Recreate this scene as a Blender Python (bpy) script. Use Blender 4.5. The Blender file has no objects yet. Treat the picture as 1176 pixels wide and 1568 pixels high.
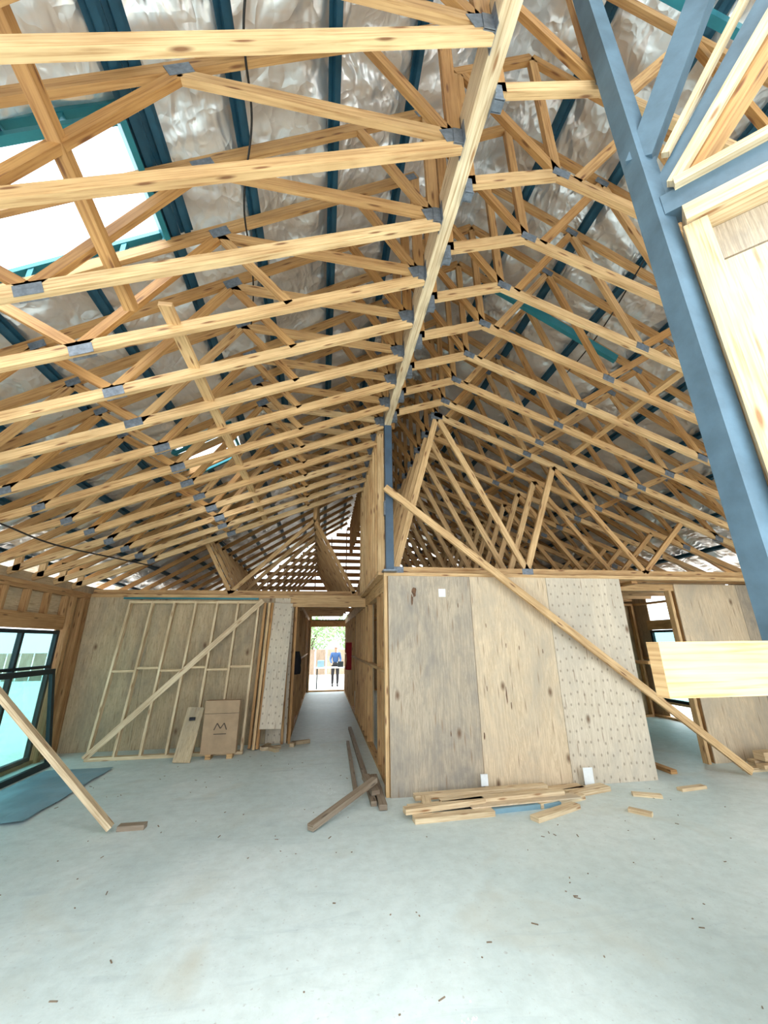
import bpy, math, random
from mathutils import Vector, Matrix, noise
random.seed(7)
scene=bpy.context.scene
COL=scene.collection

# ------------------------------------------------------------------ mesh builder
class MB:
    def __init__(s): s.v=[];s.f=[];s.m=[];s.uv=[];s.t=[]
    def quad(s,pts,uvs,mat,t):
        b=len(s.v); s.v+= [tuple(p) for p in pts]; s.f.append(tuple(range(b,b+len(pts))))
        s.m.append(mat); s.uv+=uvs; s.t+=[t]*len(pts)
    def beam(s,p0,p1,w,d,mat=0,tint=None,up=None):
        p0=Vector(p0);p1=Vector(p1);a=p1-p0;L=a.length;a.normalize()
        if up is None: up=Vector((1,0,0)) if abs(a.z)>.97 else Vector((0,0,1))
        else: up=Vector(up)
        sd=a.cross(up).normalized();u2=sd.cross(a).normalized()
        t=random.random() if tint is None else tint
        ru=random.random()*50;rv=random.random()*50
        c=[]
        for e in (p0,p1):
            for (i,j) in ((-1,-1),(1,-1),(1,1),(-1,1)):
                c.append(e+sd*(i*w/2)+u2*(j*d/2))
        b=len(s.v); s.v+=[tuple(x) for x in c]
        per=[0,w,w+d,2*w+d,2*w+2*d]
        for k in range(4):
            k2=(k+1)%4
            s.f.append((b+k,b+k2,b+4+k2,b+4+k)); s.m.append(mat)
            s.uv+=[(ru,rv+per[k]),(ru,rv+per[k+1]),(ru+L,rv+per[k+1]),(ru+L,rv+per[k])]; s.t+=[t]*4
        for f,o in (((b+3,b+2,b+1,b),0),((b+4,b+5,b+6,b+7),1)):
            s.f.append(f);s.m.append(mat)
            s.uv+=[(ru,rv),(ru+w*.3,rv),(ru+w*.3,rv+d),(ru,rv+d)];s.t+=[t]*4
    def box(s,x0,x1,y0,y1,z0,z1,mat=0,tint=None,axis='x'):
        cx,cy,cz=(x0+x1)/2,(y0+y1)/2,(z0+z1)/2
        if axis=='x': s.beam((x0,cy,cz),(x1,cy,cz),y1-y0,z1-z0,mat,tint)
        elif axis=='y': s.beam((cx,y0,cz),(cx,y1,cz),x1-x0,z1-z0,mat,tint)
        else: s.beam((cx,cy,z0),(cx,cy,z1),y1-y0,x1-x0,mat,tint)
    def obj(s,name,mats,parent=None,smooth=False):
        me=bpy.data.meshes.new(name);me.from_pydata(s.v,[],s.f)
        for m in mats: me.materials.append(m)
        me.polygons.foreach_set('material_index',s.m)
        uv=me.uv_layers.new(name='UVMap')
        fl=[]
        for a in s.uv: fl+=[a[0],a[1]]
        uv.data.foreach_set('uv',fl)
        ca=me.color_attributes.new('tint','FLOAT_COLOR','CORNER')
        fl=[]
        for t in s.t: fl+=[t,t,t,1]
        ca.data.foreach_set('color',fl)
        if smooth: me.polygons.foreach_set('use_smooth',[True]*len(me.polygons))
        me.update()
        o=bpy.data.objects.new(name,me);COL.objects.link(o)
        if parent: o.parent=parent
        return o

# ------------------------------------------------------------------ materials
def newmat(name):
    m=bpy.data.materials.new(name);m.use_nodes=True
    nt=m.node_tree;b=nt.nodes['Principled BSDF'];return m,nt,b
def N(nt,t,**k):
    n=nt.nodes.new(t)
    for a,v in k.items(): setattr(n,a,v)
    return n
def ramp(nt,fac,stops):
    r=N(nt,'ShaderNodeValToRGB');e=r.color_ramp.elements
    while len(e)<len(stops): e.new(.5)
    for i,(p,c) in enumerate(stops):
        e[i].position=p;e[i].color=(*c,1)
    nt.links.new(fac,r.inputs['Fac']);return r.outputs['Color']
def mix(nt,fac,a,b,mode='MIX'):
    m=N(nt,'ShaderNodeMix',data_type='RGBA',blend_type=mode)
    if isinstance(fac,(int,float)): m.inputs[0].default_value=fac
    else: nt.links.new(fac,m.inputs[0])
    for i,x in ((6,a),(7,b)):
        if isinstance(x,tuple): m.inputs[i].default_value=(*x,1)
        else: nt.links.new(x,m.inputs[i])
    return m.outputs[2]
def uvmap(nt,sx,sy,coord='UV'):
    tc=N(nt,'ShaderNodeTexCoord');mp=N(nt,'ShaderNodeMapping')
    mp.inputs['Scale'].default_value=(sx,sy,1 if coord=='UV' else sx)
    nt.links.new(tc.outputs[coord],mp.inputs['Vector']);return mp.outputs['Vector']
def noise_n(nt,vec,scale,detail=5,rough=.6,dist=0.):
    n=N(nt,'ShaderNodeTexNoise');n.inputs['Scale'].default_value=scale
    n.inputs['Detail'].default_value=detail;n.inputs['Roughness'].default_value=rough;n.inputs['Distortion'].default_value=dist
    nt.links.new(vec,n.inputs['Vector']);return n.outputs['Fac']
def bump(nt,b,h,strength,dist):
    bp=N(nt,'ShaderNodeBump');bp.inputs['Strength'].default_value=strength;bp.inputs['Distance'].default_value=dist
    nt.links.new(h,bp.inputs['Height']);nt.links.new(bp.outputs['Normal'],b.inputs['Normal'])

def timber(name,pale,warm,dark,knots=True):
    m,nt,b=newmat(name)
    g=noise_n(nt,uvmap(nt,.7,22),3.2,6,.6,.5)
    at=N(nt,'ShaderNodeAttribute',attribute_name='tint')
    base=mix(nt,at.outputs['Fac'],pale,warm)
    gr=ramp(nt,g,[(.3,(.58,.44,.32)),(.5,(.92,.88,.84)),(.7,(1.06,1.05,1.03))])
    c=mix(nt,1.,base,gr,'MULTIPLY')
    if knots:
        vo=N(nt,'ShaderNodeTexVoronoi');vo.voronoi_dimensions='2D';vo.inputs['Scale'].default_value=1
        nt.links.new(uvmap(nt,1.7,9),vo.inputs['Vector'])
        k=ramp(nt,vo.outputs['Distance'],[(.04,(.9,.9,.9)),(.11,(0,0,0))])
        c=mix(nt,k,c,dark)
    big=noise_n(nt,uvmap(nt,1.2,3),1.5,3)
    c=mix(nt,1.,c,ramp(nt,big,[(.3,(.76,.70,.64)),(.65,(1.04,1.04,1.04))]),'MULTIPLY')
    nt.links.new(c,b.inputs['Base Color']);b.inputs['Roughness'].default_value=.6
    bump(nt,b,g,.25,.004)
    return m
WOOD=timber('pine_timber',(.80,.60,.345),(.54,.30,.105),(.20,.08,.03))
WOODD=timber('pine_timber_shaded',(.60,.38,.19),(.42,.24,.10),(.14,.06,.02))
WOODP=timber('pine_timber_pale',(.82,.70,.50),(.72,.54,.32),(.34,.17,.07))
GREYW=timber('weathered_timber',(.42,.36,.29),(.27,.22,.17),(.12,.09,.07))

def ply(name,c1,c2,stain,dots=0.,ksc=(.7,1.3)):
    m,nt,b=newmat(name)
    v=uvmap(nt,.5,6)
    g=noise_n(nt,v,1.8,8,.68,2.2)
    fine=noise_n(nt,uvmap(nt,1.5,60),3,4)
    c=ramp(nt,g,[(.28,c2),(.42,c1),(.52,c2),(.58,c1),(.75,c2)])
    c=mix(nt,1.,c,ramp(nt,fine,[(.3,(.78,.74,.69)),(.55,(1.03,1.03,1.03))]),'MULTIPLY')
    s=noise_n(nt,uvmap(nt,.7,1.3),1.3,6,.7,.5)
    c=mix(nt,ramp(nt,s,[(.44,(0,0,0)),(.66,(.85,.85,.85))]),c,stain)
    vs=N(nt,'ShaderNodeTexVoronoi');vs.voronoi_dimensions='2D';vs.inputs['Scale'].default_value=1
    nt.links.new(uvmap(nt,.9,9),vs.inputs['Vector'])
    c=mix(nt,ramp(nt,vs.outputs['Distance'],[(.02,(.6,.6,.6)),(.09,(0,0,0))]),c,(.25,.14,.07))
    vo=N(nt,'ShaderNodeTexVoronoi');vo.voronoi_dimensions='2D';vo.inputs['Scale'].default_value=1
    nt.links.new(uvmap(nt,*ksc),vo.inputs['Vector'])
    k=ramp(nt,vo.outputs['Distance'],[(.01,(.9,.9,.9)),(.05,(0,0,0))])
    c=mix(nt,k,c,(.17,.09,.045))
    if dots:
        v2=N(nt,'ShaderNodeTexVoronoi');v2.voronoi_dimensions='2D';v2.inputs['Scale'].default_value=1;v2.inputs['Randomness'].default_value=.4
        nt.links.new(uvmap(nt,7.5,11),v2.inputs['Vector'])
        k=ramp(nt,v2.outputs['Distance'],[(.07,(dots,)*3),(.16,(0,0,0))])
        c=mix(nt,k,c,(.24,.18,.12))
    nt.links.new(c,b.inputs['Base Color']);b.inputs['Roughness'].default_value=.7
    bump(nt,b,g,.15,.005)
    return m
PLYG=ply('plywood_grey',(.56,.47,.36),(.42,.35,.27),(.26,.24,.215))
PLYW=ply('plywood_warm',(.76,.62,.45),(.63,.49,.33),(.50,.42,.32))
PLYD=ply('plywood_nailed',(.73,.64,.52),(.63,.54,.42),(.52,.46,.38),.65)
PLYB=ply('plywood_back',(.60,.47,.31),(.48,.36,.22),(.33,.27,.19),.25)

def simple(name,col,rough=.5,metal=0,var=.12,scale=6):
    m,nt,b=newmat(name)
    n=noise_n(nt,uvmap(nt,1,1,'Object'),scale,6)
    c=ramp(nt,n,[(.3,tuple(x*(1-var) for x in col)),(.7,tuple(min(1,x*(1+var)) for x in col))])
    nt.links.new(c,b.inputs['Base Color']);b.inputs['Roughness'].default_value=rough;b.inputs['Metallic'].default_value=metal
    return m
STEEL=simple('blue_grey_steel_paint',(.10,.165,.22),.55,0,.25,5)
STEELD=simple('dark_steel_paint',(.06,.10,.15),.5,0,.2,5)
TEAL=simple('teal_coated_steel',(.03,.22,.27),.4,.2,.2,4)
BATT=simple('batten_steel',(.02,.09,.145),.35,.2,.25,4)
GALV=simple('galvanised_steel',(.20,.23,.27),.5,.5,.3,30)
FRAME=simple('aluminium_frame_dark',(.015,.025,.03),.5,.2)
CARD=simple('cardboard',(.42,.29,.18),.8)
CARDP=simple('cardboard_print',(.10,.07,.05),.8)
BLUEP=simple('blue_sheet',(.22,.36,.44),.45,0,.15,3)
LEAF=simple('foliage',(.28,.42,.20),.6,0,.5,4)
BARK=simple('bark',(.16,.11,.08),.8)
RED=simple('red_cloth',(.45,.03,.04),.8)
BLACK=simple('black_cloth',(.02,.02,.025),.8)
NAVY=simple('blue_workwear',(.05,.12,.28),.8)
SKIN=simple('skin',(.55,.33,.22),.6)
CABLE=simple('black_cable',(.02,.02,.02),.5)
KNOT=simple('wood_knot',(.14,.07,.035),.7,0,.5,40)
PAPER=simple('white_label',(.80,.83,.85),.6)
GROUND=simple('site_ground',(.66,.64,.60),.9,0,.12,1.5)
WHITE=simple('white_paint',(.65,.66,.66),.5)

# concrete
CONC,nt,b=newmat('concrete_slab')
vec=uvmap(nt,1,1,'Object')
n1=noise_n(nt,vec,.55,7,.6,.6);n2=noise_n(nt,vec,9,6,.7)
c=ramp(nt,n1,[(.28,(.53,.635,.64)),(.5,(.63,.725,.725)),(.68,(.73,.80,.80))])
c=mix(nt,1.,c,ramp(nt,n2,[(.3,(.90,.90,.89)),(.6,(1.04,1.04,1.04))]),'MULTIPLY')
sp=ramp(nt,noise_n(nt,vec,38,3,.5),[(.64,(0,0,0)),(.74,(.5,.5,.5))])
c=mix(nt,sp,c,(.38,.38,.36))
st=ramp(nt,noise_n(nt,vec,1.1,4,.5,1.),[(.58,(0,0,0)),(.82,(.6,.6,.6))])
c=mix(nt,st,c,(.54,.53,.44))
dk=ramp(nt,noise_n(nt,uvmap(nt,.5,2.2,'Object'),2.3,6,.65,1.5),[(.56,(0,0,0)),(.75,(.5,.5,.5))])
c=mix(nt,dk,c,(.43,.52,.54))
nt.links.new(c,b.inputs['Base Color']);b.inputs['Roughness'].default_value=.5
bump(nt,b,n2,.25,.01)

# foil
FOIL,nt,b=newmat('foil_sarking')
vec2=uvmap(nt,1.6,.9,'Object');vec=uvmap(nt,1,1,'Object')
w1=noise_n(nt,vec2,1.3,3,.5,.8)
rd=N(nt,'ShaderNodeMath',operation='SUBTRACT');nt.links.new(w1,rd.inputs[0]);rd.inputs[1].default_value=.5
rb=N(nt,'ShaderNodeMath',operation='ABSOLUTE');nt.links.new(rd.outputs[0],rb.inputs[0])
vo=N(nt,'ShaderNodeTexVoronoi');vo.feature='F1';vo.inputs['Scale'].default_value=6
wn=N(nt,'ShaderNodeTexNoise');wn.inputs['Scale'].default_value=2.5;wn.inputs['Detail'].default_value=3;nt.links.new(vec,wn.inputs['Vector'])
va=N(nt,'ShaderNodeVectorMath',operation='MULTIPLY_ADD');nt.links.new(wn.outputs['Color'],va.inputs[0]);va.inputs[1].default_value=(.6,.6,.6);nt.links.new(vec,va.inputs[2])
st2=N(nt,'ShaderNodeMapping');st2.inputs['Scale'].default_value=(1.3,.7,1.3);nt.links.new(va.outputs[0],st2.inputs['Vector'])
nt.links.new(st2.outputs[0],vo.inputs['Vector'])
ad=N(nt,'ShaderNodeMath',operation='MULTIPLY_ADD');nt.links.new(vo.outputs['Distance'],ad.inputs[0]);ad.inputs[1].default_value=.17;nt.links.new(rb.outputs[0],ad.inputs[2])
big=noise_n(nt,vec,.8,3)
c=ramp(nt,big,[(.3,(.76,.755,.75)),(.6,(.88,.89,.90))])
nt.links.new(c,b.inputs['Base Color']);b.inputs['Metallic'].default_value=.65;b.inputs['Roughness'].default_value=.3
bump(nt,b,ad.outputs[0],.85,.12)

# glass
GLASS=bpy.data.materials.new('window_glass');GLASS.use_nodes=True;nt=GLASS.node_tree;nt.nodes.clear()
o=N(nt,'ShaderNodeOutputMaterial');tr=N(nt,'ShaderNodeBsdfTransparent');gl=N(nt,'ShaderNodeBsdfGlossy');mx=N(nt,'ShaderNodeMixShader')
tr.inputs[0].default_value=(.60,.80,.80,1);gl.inputs['Roughness'].default_value=.04;mx.inputs[0].default_value=.12
nt.links.new(tr.outputs[0],mx.inputs[1]);nt.links.new(gl.outputs[0],mx.inputs[2]);nt.links.new(mx.outputs[0],o.inputs[0])

# ------------------------------------------------------------------ key dimensions
XL,XR,XB,XA=-4.1,7.3,.8,1.6
YW,YB,YE=4.95,7.7,15.0
YR=-.9       # near edge of the roof
ZA=6.37
def T(x): return ZA-.62*abs(x-XA)
def B(x): return 4.88-.42*abs(x-XA)
WT,DT=.042,.088

# ------------------------------------------------------------------ floor / ground
m=MB();m.box(XL-.15,XR+.15,-6,YE+.1,-.12,0,0,.5);m.obj('floor',[CONC])
m=MB();m.box(-60,60,-40,90,-.45,-.3,0,.5);m.obj('ground',[GROUND])

# ------------------------------------------------------------------ trusses
def plate(mb,x,z,y,ang=0,w=.12,h=.07,mat=1):
    ca,sa=math.cos(ang)*w/2,math.sin(ang)*w/2
    for dy in (-1,1):
        mb.beam((x-ca,y+dy*(WT/2+.002),z-sa),(x+ca,y+dy*(WT/2+.002),z+sa),.003,h,mat,.5)
LA=math.atan(.62);BA=math.atan(.42)
def R(a=.02): return random.uniform(-a,a)
XE=XR-.08
def left_truss(mb,y,i=0):
    def M(a,b_,d=DT,t=None): mb.beam((a[0],y,a[1]),(b_[0],y,b_[1]),WT,d,0,t)
    M((XL-.45,T(XL-.45)),(XB-.08,T(XB-.08)),DT,random.uniform(.7,1))
    M((XL-.05,B(XL-.05)+.06+R()),(XB-.07,B(XB-.07)+.02),DT,random.uniform(0,.5))
    M((XB-.07,B(XB)+.07),(-.94,T(-.94)-.07),.08,random.uniform(0,.7))
    M((XB-.10,B(XB)+.07),(XB-.10,T(XB-.1)-.04),.085,random.uniform(.7,1))
    M((XB-.14,B(XB)+.1),(.15,T(.15)-.05),.07,random.uniform(.7,1))
    M((-.94,T(-.94)-.07),(-1.73,B(-1.73)+.05),.07,random.uniform(.5,1))
    M((-1.73,B(-1.73)+.05),(-2.35,T(-2.35)-.05),.07,random.uniform(.5,1))
    M((-2.35,T(-2.35)-.05),(-3.0,B(-3.0)+.05),.07,random.uniform(.5,1))
    if y>2.4: M((-.94,T(-.94)-.07),(-.35,B(-.35)+.05),.065,random.uniform(.6,1))
    M((XL+.05,B(XL)+.06),(XL+.05,T(XL)),.085)
    plate(mb,-1.73+R(.04),B(-1.73)+.03,y,BA,.15,.08);plate(mb,-.94,T(-.94)-.04,y,LA,.15,.09)
    plate(mb,XB-.13,B(XB)+.05,y,BA,.1,.11)
    plate(mb,-2.35,T(-2.35)-.03,y,LA);plate(mb,-3.0,B(-3.0)+.03,y,BA);plate(mb,XB-.14,T(XB-.12)-.03,y,LA)
def right_truss(mb,y,flat=False):
    def M(a,b_,d=DT,t=None): mb.beam((a[0],y,a[1]),(b_[0],y,b_[1]),WT,d,0,t)
    M((XB+.08,T(XB+.08)),(XA,T(XA)),DT,.9);M((XA,T(XA)),(XR+.45,T(XR+.45)),DT,random.uniform(.7,1))
    M((XA,B(XA)+.02),(XE,B(XE)+.05+R()),DT,random.uniform(.1,.7))
    M((XA,B(XA)),(XA,T(XA)-.05),.07,.8)
    M((XB+.10,B(XB)+.08),(XB+.10,T(XB+.1)-.04),.085,.9)
    M((XA,B(XA)+.05),(XB+.15,T(XB+.15)-.05),.07,.9)
    for a,b_ in (((1.75,B(1.75)),(2.5,T(2.5))),((2.5,T(2.5)),(3.0,B(3.0))),((3.0,B(3.0)),(3.9,T(3.9))),((3.9,T(3.9)),(4.5,B(4.5))),((4.5,B(4.5)),(5.3,T(5.3))),((5.3,T(5.3)),(6.0,B(6.0)))):
        M((a[0],a[1]+(.04 if a[1]<T(a[0])-.01 else -.04)),(b_[0],b_[1]+(.04 if b_[1]<T(b_[0])-.01 else -.04)),.07,random.uniform(.5,1))
    for x in (1.63,3.0,4.5,6.0): plate(mb,x,B(x)+.03,y,-BA,.13,.08)
    for x in (2.5,3.9,5.3): plate(mb,x,T(x)-.03,y,-LA,.13,.08)
    if not flat:
        M((XB+.065,B(XB)+.10),(XA,B(XA)+.02),DT,.3)
    else:
        M((XB+.02,2.50),(XE,2.50),DT,.4)
        M((XA,B(XA)),(XB+.12,2.52),.085,.25);M((XA,B(XA)),(2.77,2.52),.085,.2)
        M((3.4,B(3.4)),(2.77,2.52),.085,.25);M((3.4,B(3.4)),(4.6,2.52),.07,.6);M((5.4,B(5.4)),(4.6,2.52),.07,.6)
        plate(mb,XA,B(XA),y,0,.18,.11);plate(mb,2.77,2.5,y,0,.16,.09);plate(mb,XB+.15,2.5,y,0,.14,.09)
ys=[.57+.48*i for i in range(15)]
for y in [-.87,-.39,.09]+ys:
    mb=MB();left_truss(mb,y);mb.obj('roof_truss',[WOOD,GALV])
yr=[1.3+.49*i for i in range(8)]
for y in yr:
    mb=MB();right_truss(mb,y);mb.obj('scissor_truss',[WOOD,GALV])
for i in range(17):
    y=5.10+.58*i
    mb=MB();right_truss(mb,y,True);mb.obj('attic_truss',[WOOD,GALV])
for i in range(10):
    y=YB+.16+.7*i
    mb=MB()
    def M(a,b_,d=DT,t=None): mb.beam((a[0],y,a[1]),(b_[0],y,b_[1]),WT,d,0,t)
    M((XL-.45,T(XL-.45)),(XB-.05,T(XB-.05)),DT,.9)
    M((XL,2.51),(XB-.15,2.51),DT,.5)
    ap=(-.25,4.0)
    M(ap,(-1.75,2.52),.075,.4);M(ap,(.58,2.52),.075,.6)
    M(ap,(-.25,T(-.25)),.07,.6);M((-1.75,2.5),(-2.5,T(-2.5)),.075,.5)
    mb.obj('hall_truss',[WOOD,GALV])

# ridge beam + joist hangers
m=MB()
m.beam((XB,YR,4.54+.14),(XB,YW+.02,4.54+.14),.095,.28,0,.0)
for lst,sx in ((ys[:10],-1),(yr,1)):
    for y in lst:
        m.box(XB+sx*.08-.034,XB+sx*.08+.034,y-.034,y+.034,4.515,4.522,1,.5)
        m.box(XB+sx*.049-.002,XB+sx*.049+.002,y-.06,y+.06,4.51,4.70,1,.5,'z')
        for k in (-1,1): m.box(XB+sx*.08-.03,XB+sx*.08+.03,y+k*.028-.0015,y+k*.028+.0015,4.515,4.66,1,.5)
m.obj('ridge_beam',[WOODP,GALV])

# longitudinal ties & bracing
m=MB();m.beam((-1.15,2.3,B(-1.15)+.085),(-1.15,7.3,B(-1.15)+.085),.09,.035,0,.35);m.obj('ceiling_tie',[WOOD])
m=MB();m.beam((3.5,1.2,B(3.5)+.085),(3.5,YW-.05,B(3.5)+.085),.09,.035,0,.5);m.obj('ceiling_tie',[WOOD])
m=MB();m.beam((1.95,3.50,T(1.95)-.42),(3.4,3.50,T(3.4)-.42),.05,.10,0,.5);m.obj('bracing_channel',[TEAL])
m=MB();m.beam((-1.50,.6,T(-1.50)-.10),(-1.35,2.3,B(-1.35)+.10),.07,.07,0,.9);m.obj('diagonal_brace',[WOOD])

# battens
def batten(mb,x,z,y0,y1,s):
    a=s*LA
    def P(dx,dz): return (x+dx*math.cos(a)-dz*math.sin(a), z+dx*math.sin(a)+dz*math.cos(a))
    for dx,dz,w,h in ((0,-.0,.04,.004),(-.02,.02,.004,.04),(.02,.02,.004,.04),(-.036,.04,.032,.004),(.036,.04,.032,.004)):
        px,pz=P(dx,dz)
        mb.beam((px,y0,pz),(px,y1,pz),w,h,0,.5,up=(-math.sin(a),0,math.cos(a)))
SK=[(-2.75,-1.35,1.72,2.52),(-2.15,-1.45,5.3,6.1)]
m=MB()
for x in [1.2,.58,-.04,-.68,-1.27,-1.9,-2.5,-3.1,-3.7,-4.3]:
    segs=[(YR,YE)]
    for (a,b_,c0,c1) in SK:
        if a<x<b_:
            ns=[]
            for s0,s1 in segs:
                if s0<c0<s1: ns+= [(s0,c0),(c1,s1)]
                else: ns.append((s0,s1))
            segs=ns
    for s0,s1 in segs: batten(m,x,T(x)+.075,s0,s1,1)
batten(m,-1.18,T(-1.18)+.075,YR,2.5,1)
m.obj('roof_battens',[BATT])
m=MB()
for i in range(9):
    x=2.0+.62*i;batten(m,x,T(x)+.075,YR,YE,-1)
m.obj('roof_battens',[BATT])

# skylight trimmer framing
for (a,b_,c0,c1) in SK:
    m=MB()
    n=Vector((-math.sin(LA),0,math.cos(LA)))
    for yy in (c0,c1):
        for dz in (.06,.20):
            m.beam((a,yy,T(a)+dz),(b_,yy,T(b_)+dz),.05,.035,0,.5)
        for k in range(6):
            x=a+(b_-a)*k/5
            m.beam((x,yy,T(x)+.06),(x,yy,T(x)+.2),.04,.035,0,.5)
    for x in (a,b_):
        m.beam((x,c0,T(x)+.13),(x,c1,T(x)+.13),.04,.17,0,.5,up=tuple(n))
    m.obj('skylight_frame',[TEAL])

# foil roofing
def foil(name,x0,x1,holes):
    st=.045
    nx=int(abs(x1-x0)/st);Y1=YE+.3;ny=int((Y1-YR)/.055)
    vv=[];fc=[]
    for j in range(ny+1):
        y=YR+(Y1-YR)*j/ny
        for i in range(nx+1):
            x=x0+(x1-x0)*i/nx
            q=Vector((x*1.6+y*.8,y*3.2-x*.8,1.3))
            wv=noise.noise(q)
            q2=Vector((x*2.6+1.5*noise.noise(Vector((x,y,3))),y*5+1.5*noise.noise(Vector((x+5,y,3))),4.))
            d=.05*wv+.045*(1-2*abs(noise.noise(q2)))
            # overlapping sheet laps every 1.35 m
            lap=.02*((y/1.35)%1.0)
            sag=.015*math.sin((x+.04)/.625*2*math.pi)
            vv.append((x,y,T(x)+.17+d+sag+lap))
    for j in range(ny):
        y=YR+(Y1-YR)*(j+.5)/ny
        for i in range(nx):
            x=x0+(x1-x0)*(i+.5)/nx
            if any(a<x<b_ and c0<y<c1 for a,b_,c0,c1 in holes): continue
            k=j*(nx+1)+i;fc.append((k,k+1,k+nx+2,k+nx+1))
    me=bpy.data.meshes.new(name);me.from_pydata(vv,[],fc);me.materials.append(FOIL)
    me.polygons.foreach_set('use_smooth',[True]*len(me.polygons));me.update()
    o=bpy.data.objects.new(name,me);COL.objects.link(o)
foil('ceiling_foil_left',XL-.6,XA,SK)
foil('ceiling_foil_right',XA,XR+.6,[])

# cables
def cable(pts,r=.007):
    cu=bpy.data.curves.new('electrical_cable','CURVE');cu.dimensions='3D';cu.bevel_depth=r;cu.bevel_resolution=2
    sp=cu.splines.new('NURBS');sp.points.add(len(pts)-1)
    for p,q in zip(sp.points,pts): p.co=(*q,1)
    sp.use_endpoint_u=True;sp.order_u=4;cu.materials.append(CABLE)
    o=bpy.data.objects.new('electrical_cable',cu);COL.objects.link(o)
cable([(-.35,.8,T(-.35)+.03),(-.5,1.1,T(-.5)-.06),(-.62,1.4,T(-.62)-.1),(-.55,1.8,T(-.55)-.05),(-.8,2.3,T(-.8)-.15),(-.7,2.9,T(-.7)-.1),(-.9,3.6,T(-.9)-.1)])
cable([(-3.9,3.0,B(-3.9)+.2),(-3.3,3.6,B(-3.3)-.06),(-3.2,4.4,B(-3.2)-.08),(-3.4,5.2,B(-3.4)-.02),(-3.1,6.2,B(-3.1)-.08),(-2.9,7.4,B(-2.9)-.1)],.01)
cable([(2.9,1.3,T(2.9)-.1),(3.0,1.9,T(3.)-.25),(3.1,2.6,T(3.1)-.1),(3.2,3.4,T(3.2)-.3),(3.3,4.3,T(3.3)-.1)])

# ------------------------------------------------------------------ walls
def studwall_x(mb,x0,x1,y,z1=2.4,sp=.45,d=.09,tint=None,z0=0,skip=[]):
    mb.box(x0,x1,y-d/2,y+d/2,z0,z0+.045,0,tint);mb.box(x0,x1,y-d/2,y+d/2,z1-.045,z1,0,tint)
    n=max(1,round((x1-x0-.045)/sp))
    for i in range(n+1):
        x=x0+.0225+(x1-x0-.045)*i/n
        if any(a<x<b_ for a,b_ in skip): continue
        mb.box(x-.0225,x+.0225,y-d/2,y+d/2,z0+.045,z1-.045,0,tint,'z')
def studwall_y(mb,y0,y1,x,z1=2.4,sp=.45,d=.09,tint=None,z0=0,skip=[],nog=None,bottom=True):
    if bottom: mb.box(x-d/2,x+d/2,y0,y1,z0,z0+.045,0,tint,'y')
    mb.box(x-d/2,x+d/2,y0,y1,z1-.045,z1,0,tint,'y')
    n=max(1,round((y1-y0-.045)/sp))
    for i in range(n+1):
        y=y0+.0225+(y1-y0-.045)*i/n
        if any(a<y<b_ for a,b_ in skip): continue
        mb.box(x-d/2,x+d/2,y-.0225,y+.0225,z0+.045,z1-.045,0,tint,'z')
    if nog: mb.box(x-.045,x+.045,y0,y1,nog-.02,nog+.02,0,tint,'y')

m=MB();studwall_x(m,.78,4.04,YW+.055);m.box(.74,7.3,YW+.01,YW+.10,2.40,2.445,0,.2)
for i,(a,b_,mt) in enumerate(((.79,1.86,1),(1.865,2.93,2),(2.935,4.03,3))):
    m.box(a,b_,YW-.012,YW+.004,.0,2.4,mt,.5,'z')
def blot(cx,cz,rx,rz,seed):
    rr=random.Random(seed);pts=[]
    for k in range(14):
        a=2*math.pi*k/14;q=1+rr.uniform(-.25,.25)
        pts.append((cx+rx*q*math.cos(a),YW-.0135,cz+rz*q*math.sin(a)))
    m.quad(pts,[(0,0)]*14,4,.5)
blot(1.12,2.20,.030,.06,1);blot(1.09,2.10,.012,.07,2);blot(2.22,.98,.008,.09,3);blot(2.27,.86,.006,.05,4);blot(1.90,.55,.008,.035,5)
for k in range(7): blot(1.0+random.random()*1.8,.3+random.random()*1.8,.005,.03,10+k)
m.obj('wall_center',[WOOD,PLYG,PLYW,PLYD,KNOT])
m=MB();studwall_x(m,5.3,XR,5.45)
m.box(5.3,6.4,5.385,5.40,0,2.4,1,.5,'z');m.box(6.405,XR,5.385,5.40,0,2.4,2,.5,'z')
m.box(4.0,5.3,5.40,5.49,2.3,2.4,0,.4)
m.box(5.17,5.215,5.36,5.45,0,2.3,0,.2,'z')
m.obj('wall_right_front',[WOOD,PLYW,PLYG])
m=MB();studwall_y(m,YW+.15,8.5,4.4,tint=.8,nog=1.3,skip=[(5,5.6)]);m.obj('wall_right_inner',[WOOD])
m=MB();studwall_x(m,4.5,XR-.1,8.6,tint=.7);m.box(4.5,XR-.1,8.66,8.68,0,2.4,1,.5,'z');m.obj('wall_right_rear',[WOOD,PLYB])
m=MB();studwall_y(m,2.9,YE,XR,tint=.5,skip=[(6.3,8.3)],nog=1.2)
m.box(XR-.045,XR+.045,6.3,8.3,1.80,2.0,0,.4,'y');m.box(XR-.045,XR+.045,6.3,8.3,.3,.345,0,.4,'y')
m.box(XR+.05,XR+.065,8.3,YE,0,2.6,1,.5,'z');m.box(XR+.05,XR+.065,2.9,6.3,0,2.6,1,.5,'z')
m.obj('wall_right',[WOOD,PLYB])
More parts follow.
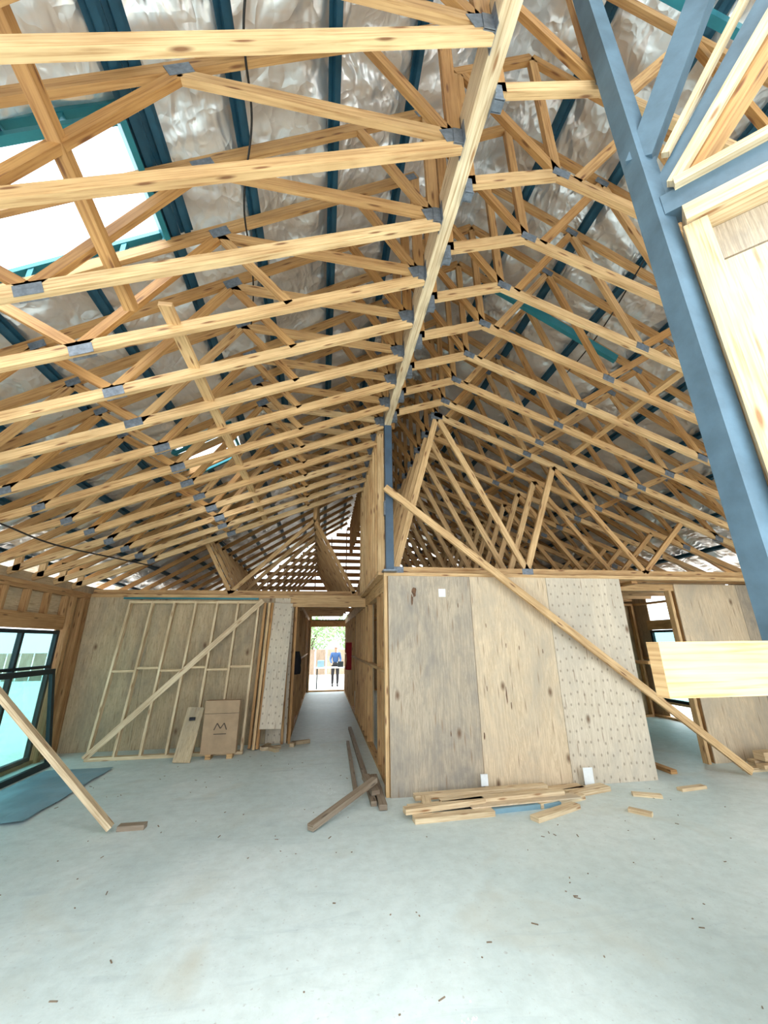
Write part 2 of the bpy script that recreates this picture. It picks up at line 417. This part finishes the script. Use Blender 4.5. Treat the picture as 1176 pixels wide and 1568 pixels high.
def window(name,x,y0,y1,z0,z1,divs,hdiv=None):
    w=MB();f=.05
    w.box(x-.03,x+.03,y0,y1,z0,z0+f,0,.5,'y');w.box(x-.03,x+.03,y0,y1,z1-f,z1,0,.5,'y')
    for k in range(divs+1):
        y=y0+f/2+(y1-y0-f)*k/divs;w.box(x-.03,x+.03,y-f/2,y+f/2,z0+f,z1-f,0,.5,'z')
    if hdiv: w.box(x-.028,x+.028,y0+f,y1-f,hdiv-.02,hdiv+.02,0,.5,'y')
    w.box(x-.003,x+.003,y0+f,y1-f,z0+f,z1-f,1,.5,'y')
    return w.obj(name,[FRAME,GLASS])
window('window_2',XR,6.33,8.27,.35,1.79,2)
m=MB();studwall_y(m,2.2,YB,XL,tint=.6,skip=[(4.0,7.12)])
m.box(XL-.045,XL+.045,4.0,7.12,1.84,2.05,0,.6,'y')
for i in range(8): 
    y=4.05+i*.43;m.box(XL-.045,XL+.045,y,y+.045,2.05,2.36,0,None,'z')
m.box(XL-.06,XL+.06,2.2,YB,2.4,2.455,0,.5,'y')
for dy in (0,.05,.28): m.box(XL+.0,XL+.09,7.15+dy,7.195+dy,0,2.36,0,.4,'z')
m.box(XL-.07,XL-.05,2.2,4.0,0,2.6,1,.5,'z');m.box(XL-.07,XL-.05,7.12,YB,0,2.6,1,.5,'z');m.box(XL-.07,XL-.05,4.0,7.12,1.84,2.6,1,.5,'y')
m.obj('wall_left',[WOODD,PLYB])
window('window_1',XL,4.02,7.10,.05,1.82,4,1.3)
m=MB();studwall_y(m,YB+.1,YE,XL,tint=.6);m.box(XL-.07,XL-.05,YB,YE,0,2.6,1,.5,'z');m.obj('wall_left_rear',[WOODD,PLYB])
m=MB()
x0,x1,zt=-3.72,-3.95,1.28
def lean(y,z): return (x0+(x1-x0)*z/zt,y,z)
for z in (.035,zt-.04): m.beam(lean(4.3,z),lean(6.95,z),.05,.07,0,.5)
for y in (4.33,6.92): m.beam(lean(y,.03),lean(y,zt-.03),.06,.05,0,.5)
m.quad([lean(4.3,.05),lean(6.95,.05),lean(6.95,zt-.05),lean(4.3,zt-.05)],[(0,0),(1,0),(1,1),(0,1)],1,.5)
m.obj('glass_door_panel',[FRAME,GLASS])

# back left wall
m=MB();studwall_x(m,XL+.05,-.55,YB+.055,tint=.7)
xs=[XL+.05,-3.0,-1.95,-.9,-.55]
for i in range(4): m.box(xs[i]+.002,xs[i+1]-.002,YB-.012,YB+.004,0,2.4,1 if i!=3 else 2,.5,'z')
m.box(XL,XB-.1,YB-.02,YB+.09,2.40,2.455,0,.4)
m.box(-.62,XB,YB-.03,YB+.02,2.24,2.40,0,.35)
m.obj('wall_back',[WOOD,PLYB,PLYD])
m=MB();m.box(XL+.6,-1.2,YB-.04,YB-.014,2.37,2.40,0,.5);m.obj('trim_1',[TEAL])
m=MB()
for x in (-.62,-.50): m.box(x-.02,x+.02,YB-.075,YB-.035,0,2.24,0,None,'z')
m.obj('door_frame',[WOOD])
m=MB()
for k,(x,mt) in enumerate(((-1.02,0),(-.97,0),(-1.1,0))): m.beam((x,7.30+.05*k,0.01),(x+.04,7.6,2.3),.09,.04,mt,None,up=(1,0,0))
m.beam((-.78,7.25,.3),(-.74,7.62,2.3),.012,.34,1,.5,up=(1,0,0))
m.obj('leaning_boards',[WOOD,PLYD])
yb,yt=7.12,7.60
m=MB()
def LF(x,z,off=0): return (x,yb+(yt-yb)*z/2.35-off,z)
X0,X1=-3.35,-1.15
m.beam(LF(X0,.025),LF(X1,.025),.09,.045,0,.2);m.beam(LF(X0,2.31),LF(X1,2.31),.09,.045,0,.4)
for i in range(7):
    x=X0+.02+(X1-X0-.04)*i/6;m.beam(LF(x,.04),LF(x,2.31),.09,.034,0,.2,up=(1,0,0))
for i in range(6):
    xa=X0+.04+(X1-X0-.04)*i/6;m.beam(LF(xa,1.2+.04*(i%2)),LF(xa+.32,1.2+.04*(i%2)),.08,.034,0,.5)
m.beam(LF(X0+.0,.04,.06),LF(X1+.05,2.34,.06),.02,.085,0,.15)
m.obj('leaning_wall_frame',[WOODP])

# hall walls
m=MB();studwall_y(m,YB+.15,YE-.15,-.55,tint=.7,nog=1.25,skip=[(9.2,10.1),(12,12.8)]);m.box(-.60,-.595,10.2,12,0,2.4,1,.5,'z');m.box(-.6,-.5,YB+.1,YE-.1,2.40,2.44,0,.5,'y');m.obj('wall_hall_left',[WOOD,PLYB])
m=MB();studwall_y(m,YW+.16,YE-.15,.83,tint=.6,nog=1.25,skip=[(6.2,7.1),(10,11)])
m.box(.74,.785,YW+.01,YW+.10,0,2.4,0,.2,'z');m.box(.78,.88,YW+.1,YE-.1,2.25,2.44,0,.5,'y')
m.box(.875,.885,7.2,9.5,0,2.4,1,.5,'z')
m.obj('wall_hall_right',[WOOD,PLYB])
m=MB()
for i in range(10):
    y=YW+.12+i*.3;m.box(.68,.77,y,y+.042,2.47,4.50,0,random.random()*.5,'z')
m.box(.68,.77,YW+.1,YB+.1,2.43,2.475,0,.3,'y');m.box(.68,.77,YW+.1,YB+.1,4.5,4.545,0,.3,'y')
m.obj('wall_gable',[WOOD])
m=MB();m.box(.76,.86,YW-.07,YW+.03,2.47,4.54,0,.5,'z');m.box(.72,.90,YW-.10,YW+.06,2.45,2.47,1,.5);m.box(.745,.76,YW-.06,YW+.02,3.2,3.4,1,.5,'z');m.obj('steel_post',[STEELD,GALV])
m=MB();studwall_x(m,XL,XR,YE,tint=.6,skip=[(-.4,.8)])
m.box(XL,-.42,YE+.05,YE+.065,0,2.6,1,.5,'z');m.box(.98,XR,YE+.05,YE+.065,0,2.6,1,.5,'z');m.box(-.42,.98,YE-.045,YE+.045,2.15,2.4,0,.3)
m.box(-.46,-.42,YE-.2,YE+.05,0,2.15,0,.2,'z');m.box(.94,.98,YE-.2,YE+.05,0,2.15,0,.2,'z')
m.obj('wall_far',[WOOD,PLYB])
m=MB()
for i in range(14):
    z=2.75+i*.26
    half=(ZA-z)/.62
    if half>.1: m.beam((max(XL,XA-half),YE+.02,z),(min(XR,XA+half),YE+.02,z),.03,.15,0,.9)
for i in range(20):
    x=XL+.3+i*.57;m.box(x,x+.04,YE-.06,YE-.02,2.6,T(x),0,.9,'z')
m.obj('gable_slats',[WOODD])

# ------------------------------------------------------------------ foreground steel frame and bay wall (45 degrees)
P0=Vector((1.565,1.185,0));dv=Vector((.7071,-.7071,0));nv=Vector((-.7071,-.7071,0))
def Q(s,z,o=0): return P0+dv*s+nv*o+Vector((0,0,z))
m=MB()
m.beam(P0,P0+Vector((0,0,5.75)),.10,.10,0,.5)
m.beam(Q(.03,3.60),Q(2.2,3.60),.09,.12,0,.5)
m.beam(Q(.0,3.98),Q(.62,5.2),.09,.12,0,.5)
m.beam(Q(.03,3.70,-.02),Q(1.1,5.15,-.02),.06,.11,0,.5)
m.obj('steel_column',[STEEL])
m=MB()
m.beam(Q(.10,3.90,.04),Q(1.05,5.30,.04),.03,.035,0,.0)
m.beam(Q(.09,3.70,.04),Q(1.1,5.0,.04),.035,.05,0,.0)
m.beam(Q(.12,3.69,-.03),Q(1.1,4.86,-.03),.09,.07,1,.8)
m.beam(Q(.09,3.67,.06),Q(2.2,3.67,.06),.04,.045,0,.0)
m.beam(Q(.09,3.47),Q(2.2,3.47),.14,.09,0,.3)
for i,s in enumerate((.12,.72,1.3,1.9)): m.beam(Q(s,0),Q(s,3.42),.09,.09,0,.5,up=tuple(dv))
m.obj('bay_wall_frame',[WOODP,WOOD])
m=MB();
a,b_=.17,2.1
m.beam(Q((a+b_)/2,0,-.055),Q((a+b_)/2,3.22,-.055),.015,b_-a,0,.5,up=tuple(dv))
m.beam(Q((a+b_)/2,3.23,-.055),Q((a+b_)/2,3.42,-.055),.015,b_-a,1,.5,up=tuple(dv))
m.obj('wall_bay',[PLYW,PLYG])
m=MB();m.beam((.93,1.06,1.52),(2.5,1.04,1.52),.045,.145,0,.2);m.obj('timber_rail',[WOOD])
m=MB()
for k in range(4):
    m.beam((1.9+.45*k,.2,T(1.9+.45*k)-.25),(1.9+.45*k,1.15,T(1.9+.45*k)-.25),.09,.05,0,.5)
m.beam((1.7,1.12,T(1.7)-.32),(3.6,1.12,T(3.6)-.32),.05,.09,0,.5)
m.obj('teal_purlins',[TEAL])

# ------------------------------------------------------------------ props
m=MB();m.beam((-1.84,4.6,.03),(-3.95,4.25,2.3),.09,.045,0,.1);m.obj('wall_prop',[WOODP])
m=MB();m.box(-1.78,-1.55,4.58,4.66,.0,.04,0,.3);m.obj('prop_foot_block',[GREYW])
m=MB();m.beam((.74,4.80,3.55),(5.25,4.86,.05),.042,.09,0,.25);m.obj('diagonal_wall_brace',[WOOD])
m=MB();m.box(5.35,6.0,4.98,5.07,0,.045,0,.3);m.box(5.5,6.1,4.9,5.0,.046,.09,0,.6);m.box(5.6,6.0,5.1,5.2,0,.09,0,.3);m.box(5.65,6.2,5.0,5.14,.1,.2,0,.5);m.obj('timber_offcut_pile',[WOODP])
m=MB()
def off(px,py,L,ang,z,w=.09,h=.045,mat=0,t=None):
    a=math.radians(ang);d=Vector((math.cos(a),math.sin(a),0))*L/2;c=Vector((px,py,z+h/2))
    m.beam(c-d,c+d,w,h,mat,t)
off(1.55,4.62,1.3,4,0,.09,.045,0,.1);off(1.9,4.55,1.35,2,.046,.09,.045,0,.1);off(2.3,4.75,1.3,6,.0,.14,.045,0,.2)
off(1.3,4.33,.8,3,0,.1,.045,0,.1);off(1.25,4.45,.85,8,.046,.09,.045,0,.3);off(2.0,4.42,.9,4,0,.09,.04,2,.2)
off(2.5,4.5,.6,14,0,.09,.045,0,.0);off(2.3,4.25,.62,22,0,.1,.04,0,.1);off(1.75,4.75,1.5,2,.046,.09,.045,0,.2)
off(2.95,4.72,.55,12,.0,.14,.045,0,.1);off(2.2,4.62,.5,2,.05,.1,.03,0,.4);off(1.1,4.62,.3,80,.0,.09,.09,0,.3)
off(2.1,4.48,1.2,3,.046,.14,.012,1,.2)
m.obj('timber_offcut_pile',[WOODP,PLYW,BLUEP])
for (x,y,L,an) in ((3.5,4.5,.28,-25),(3.1,4.12,.2,-50),(4.15,4.6,.35,6)):
    m=MB();off(x,y,L,an,0,.07,.03,0,.3);m.obj('wood_offcut',[WOODP])
m=MB();m.beam((-.05,4.27,.035),(.62,4.98,.17),.07,.05,0,.4);m.obj('loose_timber_stick',[GREYW])
m=MB();m.box(.55,.61,4.75,8.6,0,.045,0,.6,'y');m.beam((.66,4.62,.03),(.68,5.6,.03),.08,.05,0,.8);m.beam((.42,5.1,.03),(.47,7.4,.03),.045,.05,0,.5);m.beam((.62,4.9,.07),(.55,5.3,.12),.09,.045,0,.6);m.obj('floor_plates',[GREYW])
# debris scatter
m=MB()
for i in range(230):
    y=random.uniform(.9,7.2);x=random.uniform(-3.2,4.6)*(.35+.65*min(1,y/5))+ (.3 if y<3 else 0)
    if x>.7 and y>4.75: continue
    L=random.choice((.008,.01,.012,.015,.02,.03,.04));an=random.random()*6.28
    d=Vector((math.cos(an),math.sin(an),0))*L/2;c=Vector((x,y,.002))
    m.beam(c-d,c+d,random.uniform(.004,.007),.004,0,1)
for i in range(46):
    if i<20: x=random.gauss(.72,.04);y=random.gauss(2.26,.05)
    else: x=random.gauss(.25,.2);y=random.gauss(5.3,.3)
    m.box(x,x+.006,y,y+.006,0,.004,2,.5)
m.obj('floor_debris',[GREYW,WOODD,PAPER])
m=MB();m.box(3.02,3.14,YW-.1,YW-.095,.03,.2,0,.5,'z');m.box(1.44,1.53,YW-.016,YW-.013,2.14,2.24,0,.5,'z');m.box(1.78,1.86,YW-.12,YW-.1,.09,.2,0,.5,'z');m.obj('paper_labels',[PAPER])
m=MB();m.box(-1.72,-1.22,6.90,7.02,.06,.78,0,.5,'z')
for a,b_ in (((-1.56,.38),(-1.52,.47)),((-1.52,.47),(-1.47,.40)),((-1.47,.40),(-1.42,.47)),((-1.42,.47),(-1.38,.38))):
    m.beam((a[0],6.898,a[1]),(b_[0],6.898,b_[1]),.003,.014,1,.5)
m.box(-1.56,-1.38,6.896,6.899,.32,.33,1,.5)
m.box(-1.72,-1.22,6.897,6.9,.60,.605,1,.5)
for x in (-1.6,-1.3): m.box(x-.04,x+.04,6.88,7.03,0,.06,2,.5)
m.obj('cardboard_box',[CARD,CARDP,WOOD])
m=MB();m.beam((-1.92,6.75,.01),(-1.88,7.02,.68),.02,.24,0,.5,up=(1,0,0));m.box(-1.93,-1.85,6.9,6.93,.52,.56,1,.5);m.obj('leaning_panel',[PLYB,BLACK])
nx,ny=14,24;vv=[];ff=[]
for j in range(ny+1):
    for i in range(nx+1):
        x=-3.6+.85*i/nx;y=4.9+1.75*j/ny
        vv.append((x+.03*noise.noise(Vector((y*3,0,0))),y,.012+.012*(1+noise.noise(Vector((x*5,y*4,0))))))
for j in range(ny):
    for i in range(nx): k=j*(nx+1)+i;ff.append((k,k+1,k+nx+2,k+nx+1))
me=bpy.data.meshes.new('blue_plastic_sheet');me.from_pydata(vv,[],ff);me.materials.append(BLUEP)
o=bpy.data.objects.new('blue_plastic_sheet',me);COL.objects.link(o)
def cloth(name,x,y,z0,z1,mat,w=.28):
    vv=[];ff=[];n=10;r=16
    for j in range(r+1):
        f=j/r;z=z1+(z0-z1)*f;wd=w*(.25+.75*min(1,f*4))*(1-.15*f)
        for i in range(n):
            a=2*math.pi*i/n
            vv.append((x+.09*math.sin(a)*(1+.3*math.sin(3*a+f*5)),y+wd/2*math.cos(a),z))
    for j in range(r):
        for i in range(n): ff.append((j*n+i,j*n+(i+1)%n,(j+1)*n+(i+1)%n,(j+1)*n+i))
    ff.append(tuple(range(n)));ff.append(tuple(range(r*n,r*n+n)))
    me=bpy.data.meshes.new(name);me.from_pydata(vv,[],ff);me.materials.append(mat);me.polygons.foreach_set('use_smooth',[True]*len(me.polygons))
    o=bpy.data.objects.new(name,me);COL.objects.link(o)
cloth('hanging_jacket',.74,11.5,.9,1.6,RED,.2);cloth('hanging_bag',-.5,8.1,1.05,1.45,BLACK,.25)
m=MB()
for (x,y,L,an) in ((-.75,7.3,.3,10),(-.85,7.4,.25,70),(-.7,7.2,.2,130),(-.3,7.6,.3,20),(-.42,7.5,.2,80)): off(x,y,L,an,0,.07,.05,random.choice((0,1)),.4)
m.obj('scrap_pile',[GREYW,PLYB])

# ------------------------------------------------------------------ outdoors
def tree(x,y,h,r,seed):
    rr=random.Random(seed);m=MB()
    m.beam((x,y,-.3),(x+.1,y,h*.5),.22,.22,1,.5);m.beam((x+.1,y,h*.45),(x-.3,y+.2,h*.8),.12,.12,1,.5);m.beam((x+.1,y,h*.45),(x+.5,y,h*.8),.12,.12,1,.5)
    for i in range(1100):
        p=Vector((rr.gauss(0,1),rr.gauss(0,1),rr.gauss(0,1))).normalized()*r*rr.random()**.4
        p.z*=.8;c=Vector((x,y,h*.72))+p;a=Vector((rr.random()-.5,rr.random()-.5,rr.random()-.5)).normalized();b_=a.orthogonal().normalized()
        s=.10;m.quad([c-a*s-b_*s*.6,c+a*s-b_*s*.6,c+a*s+b_*s*.6,c-a*s+b_*s*.6],[(0,0)]*4,0,.5)
    m.obj('garden_tree',[LEAF,BARK])
tree(-.9,34,3.4,1.9,1);tree(2.6,38,3.6,2.0,2);tree(-4.5,34,5,2.4,3);tree(6,36,6,2.6,5)
m=MB()
for i in range(60): m.box(-20+i*.7,-20+i*.7+.62,27,27.03,-.3,1.2,0,None,'z')
m.obj('garden_fence',[GREYW])
m=MB();m.beam((-.3,19,.55),(1.3,19,.55),.6,.04,0,.3)
for x in (-.2,1.2):
    for dy in (-.25,.25): m.beam((x,19+dy,-.3),(x,19+dy*.5,.53),.05,.05,1,.4)
m.box(-.2,.1,18.9,19.2,.57,.85,2,.5);m.box(.7,.95,18.9,19.1,.57,.8,1,.5)
m.obj('work_table',[WHITE,FRAME,BLUEP])
m=MB()
for i in range(24): m.box(-13,-12.97,-4+i*.9,-4+i*.9+.84,-.3,1.3,0,None,'z')
m.obj('boundary_fence',[WHITE])
# worker standing behind the table
def person(px,py,pz):
    root=bpy.data.objects.new('construction_worker',None);COL.objects.link(root);root.location=(px,py,pz)
    def skin(name,vs,es,rad,mat):
        me=bpy.data.meshes.new(name);me.from_pydata(vs,es,[]);o=bpy.data.objects.new(name,me);COL.objects.link(o);o.parent=root
        md=o.modifiers.new('Skin','SKIN');me.materials.append(mat)
        for i,r in enumerate(rad): me.skin_vertices[0].data[i].radius=r if isinstance(r,tuple) else (r,r)
        me.skin_vertices[0].data[0].use_root=True
        md.use_smooth_shade=True;o.modifiers.new('Sub','SUBSURF').levels=2;return o
    skin('trousers',[(0,0,.95),(.1,0,.88),(.11,-.02,.5),(.11,.02,.09),(-.1,0,.88),(-.12,-.03,.5),(-.12,.02,.09),(0,0,1.05)],[(0,1),(1,2),(2,3),(0,4),(4,5),(5,6),(0,7)],[.13,.1,.075,.055,.1,.075,.055,.13],BLACK)
    skin('shirt',[(0,0,1.0),(0,-.02,1.2),(0,-.04,1.4),(.17,-.04,1.42),(.24,-.08,1.15),(.18,-.28,1.0),(-.17,-.04,1.42),(-.24,-.08,1.15),(-.18,-.28,1.0)],[(0,1),(1,2),(2,3),(3,4),(4,5),(2,6),(6,7),(7,8)],[(.15,.11),(.15,.11),(.13,.1),.075,.05,.04,.075,.05,.04],NAVY)
    skin('head',[(0,-.04,1.46),(0,-.05,1.55),(0,-.08,1.62),(0,-.07,1.72)],[(0,1),(1,2),(2,3)],[.05,.055,.085,.08],SKIN)
    for sx in (1,-1):
        skin('hand',[(sx*.18,-.28,1.0),(sx*.17,-.34,.97),(sx*.16,-.39,.94),(sx*.14,-.34,.99)],[(0,1),(1,2),(1,3)],[.03,.032,.02,.014],SKIN)
        skin('boot',[(sx*.115,.03,.07),(sx*.115,-.04,.05),(sx*.12,-.14,.04)],[(0,1),(1,2)],[.055,.05,.04],BLACK)
    m=MB()
    for k in range(12):
        a0=2*math.pi*k/12;a1=2*math.pi*(k+1)/12
        for r0,z0,r1,z1 in ((.13,1.70,.105,1.71),(.105,1.71,.09,1.79),(.09,1.79,.0,1.83)):
            P=lambda r,a,z:(r*math.cos(a),-.07+r*1.15*math.sin(a),z)
            m.quad([P(r0,a0,z0),P(r0,a1,z0),P(r1,a1,z1),P(r1,a0,z1)],[(0,0)]*4,0,.5)
    m.obj('hard_hat',[WHITE],root)
person(.62,19.75,-.3)

# ------------------------------------------------------------------ light
w=bpy.data.worlds.new('overcast_sky');scene.world=w;w.use_nodes=True
bg=w.node_tree.nodes['Background'];bg.inputs[0].default_value=(.85,.94,1,1);bg.inputs[1].default_value=3.2
sl=bpy.data.lights.new('sun','SUN');sl.energy=9;sl.angle=math.radians(70);sl.color=(1,.98,.94)
so=bpy.data.objects.new('sun',sl);COL.objects.link(so)
so.rotation_euler=Vector((.15,.42,-1.3)).to_track_quat('-Z','Y').to_euler()
so.location=(0,-10,6)

# ------------------------------------------------------------------ camera
cam=bpy.data.cameras.new('camera');co=bpy.data.objects.new('camera',cam);COL.objects.link(co)
cam.sensor_fit='VERTICAL';cam.sensor_height=36;cam.sensor_width=27;cam.lens=36*615/1600;cam.clip_start=.05;cam.clip_end=300
yaw=math.radians(8.6);pit=math.radians(18.3);roll=.0108
fw=Vector((math.sin(yaw)*math.cos(pit),math.cos(yaw)*math.cos(pit),math.sin(pit)))
rt=Vector((math.cos(yaw),-math.sin(yaw),0));up=rt.cross(fw)
r2=(rt-up*roll).normalized();u2=(up+rt*roll).normalized()
M=Matrix((( r2.x,u2.x,-fw.x,0),(r2.y,u2.y,-fw.y,0),(r2.z,u2.z,-fw.z,1.6),(0,0,0,1)))
co.matrix_world=M
scene.camera=co
scene.view_settings.view_transform='Standard'
scene.view_settings.exposure=0.0
scene.view_settings.gamma=0.94
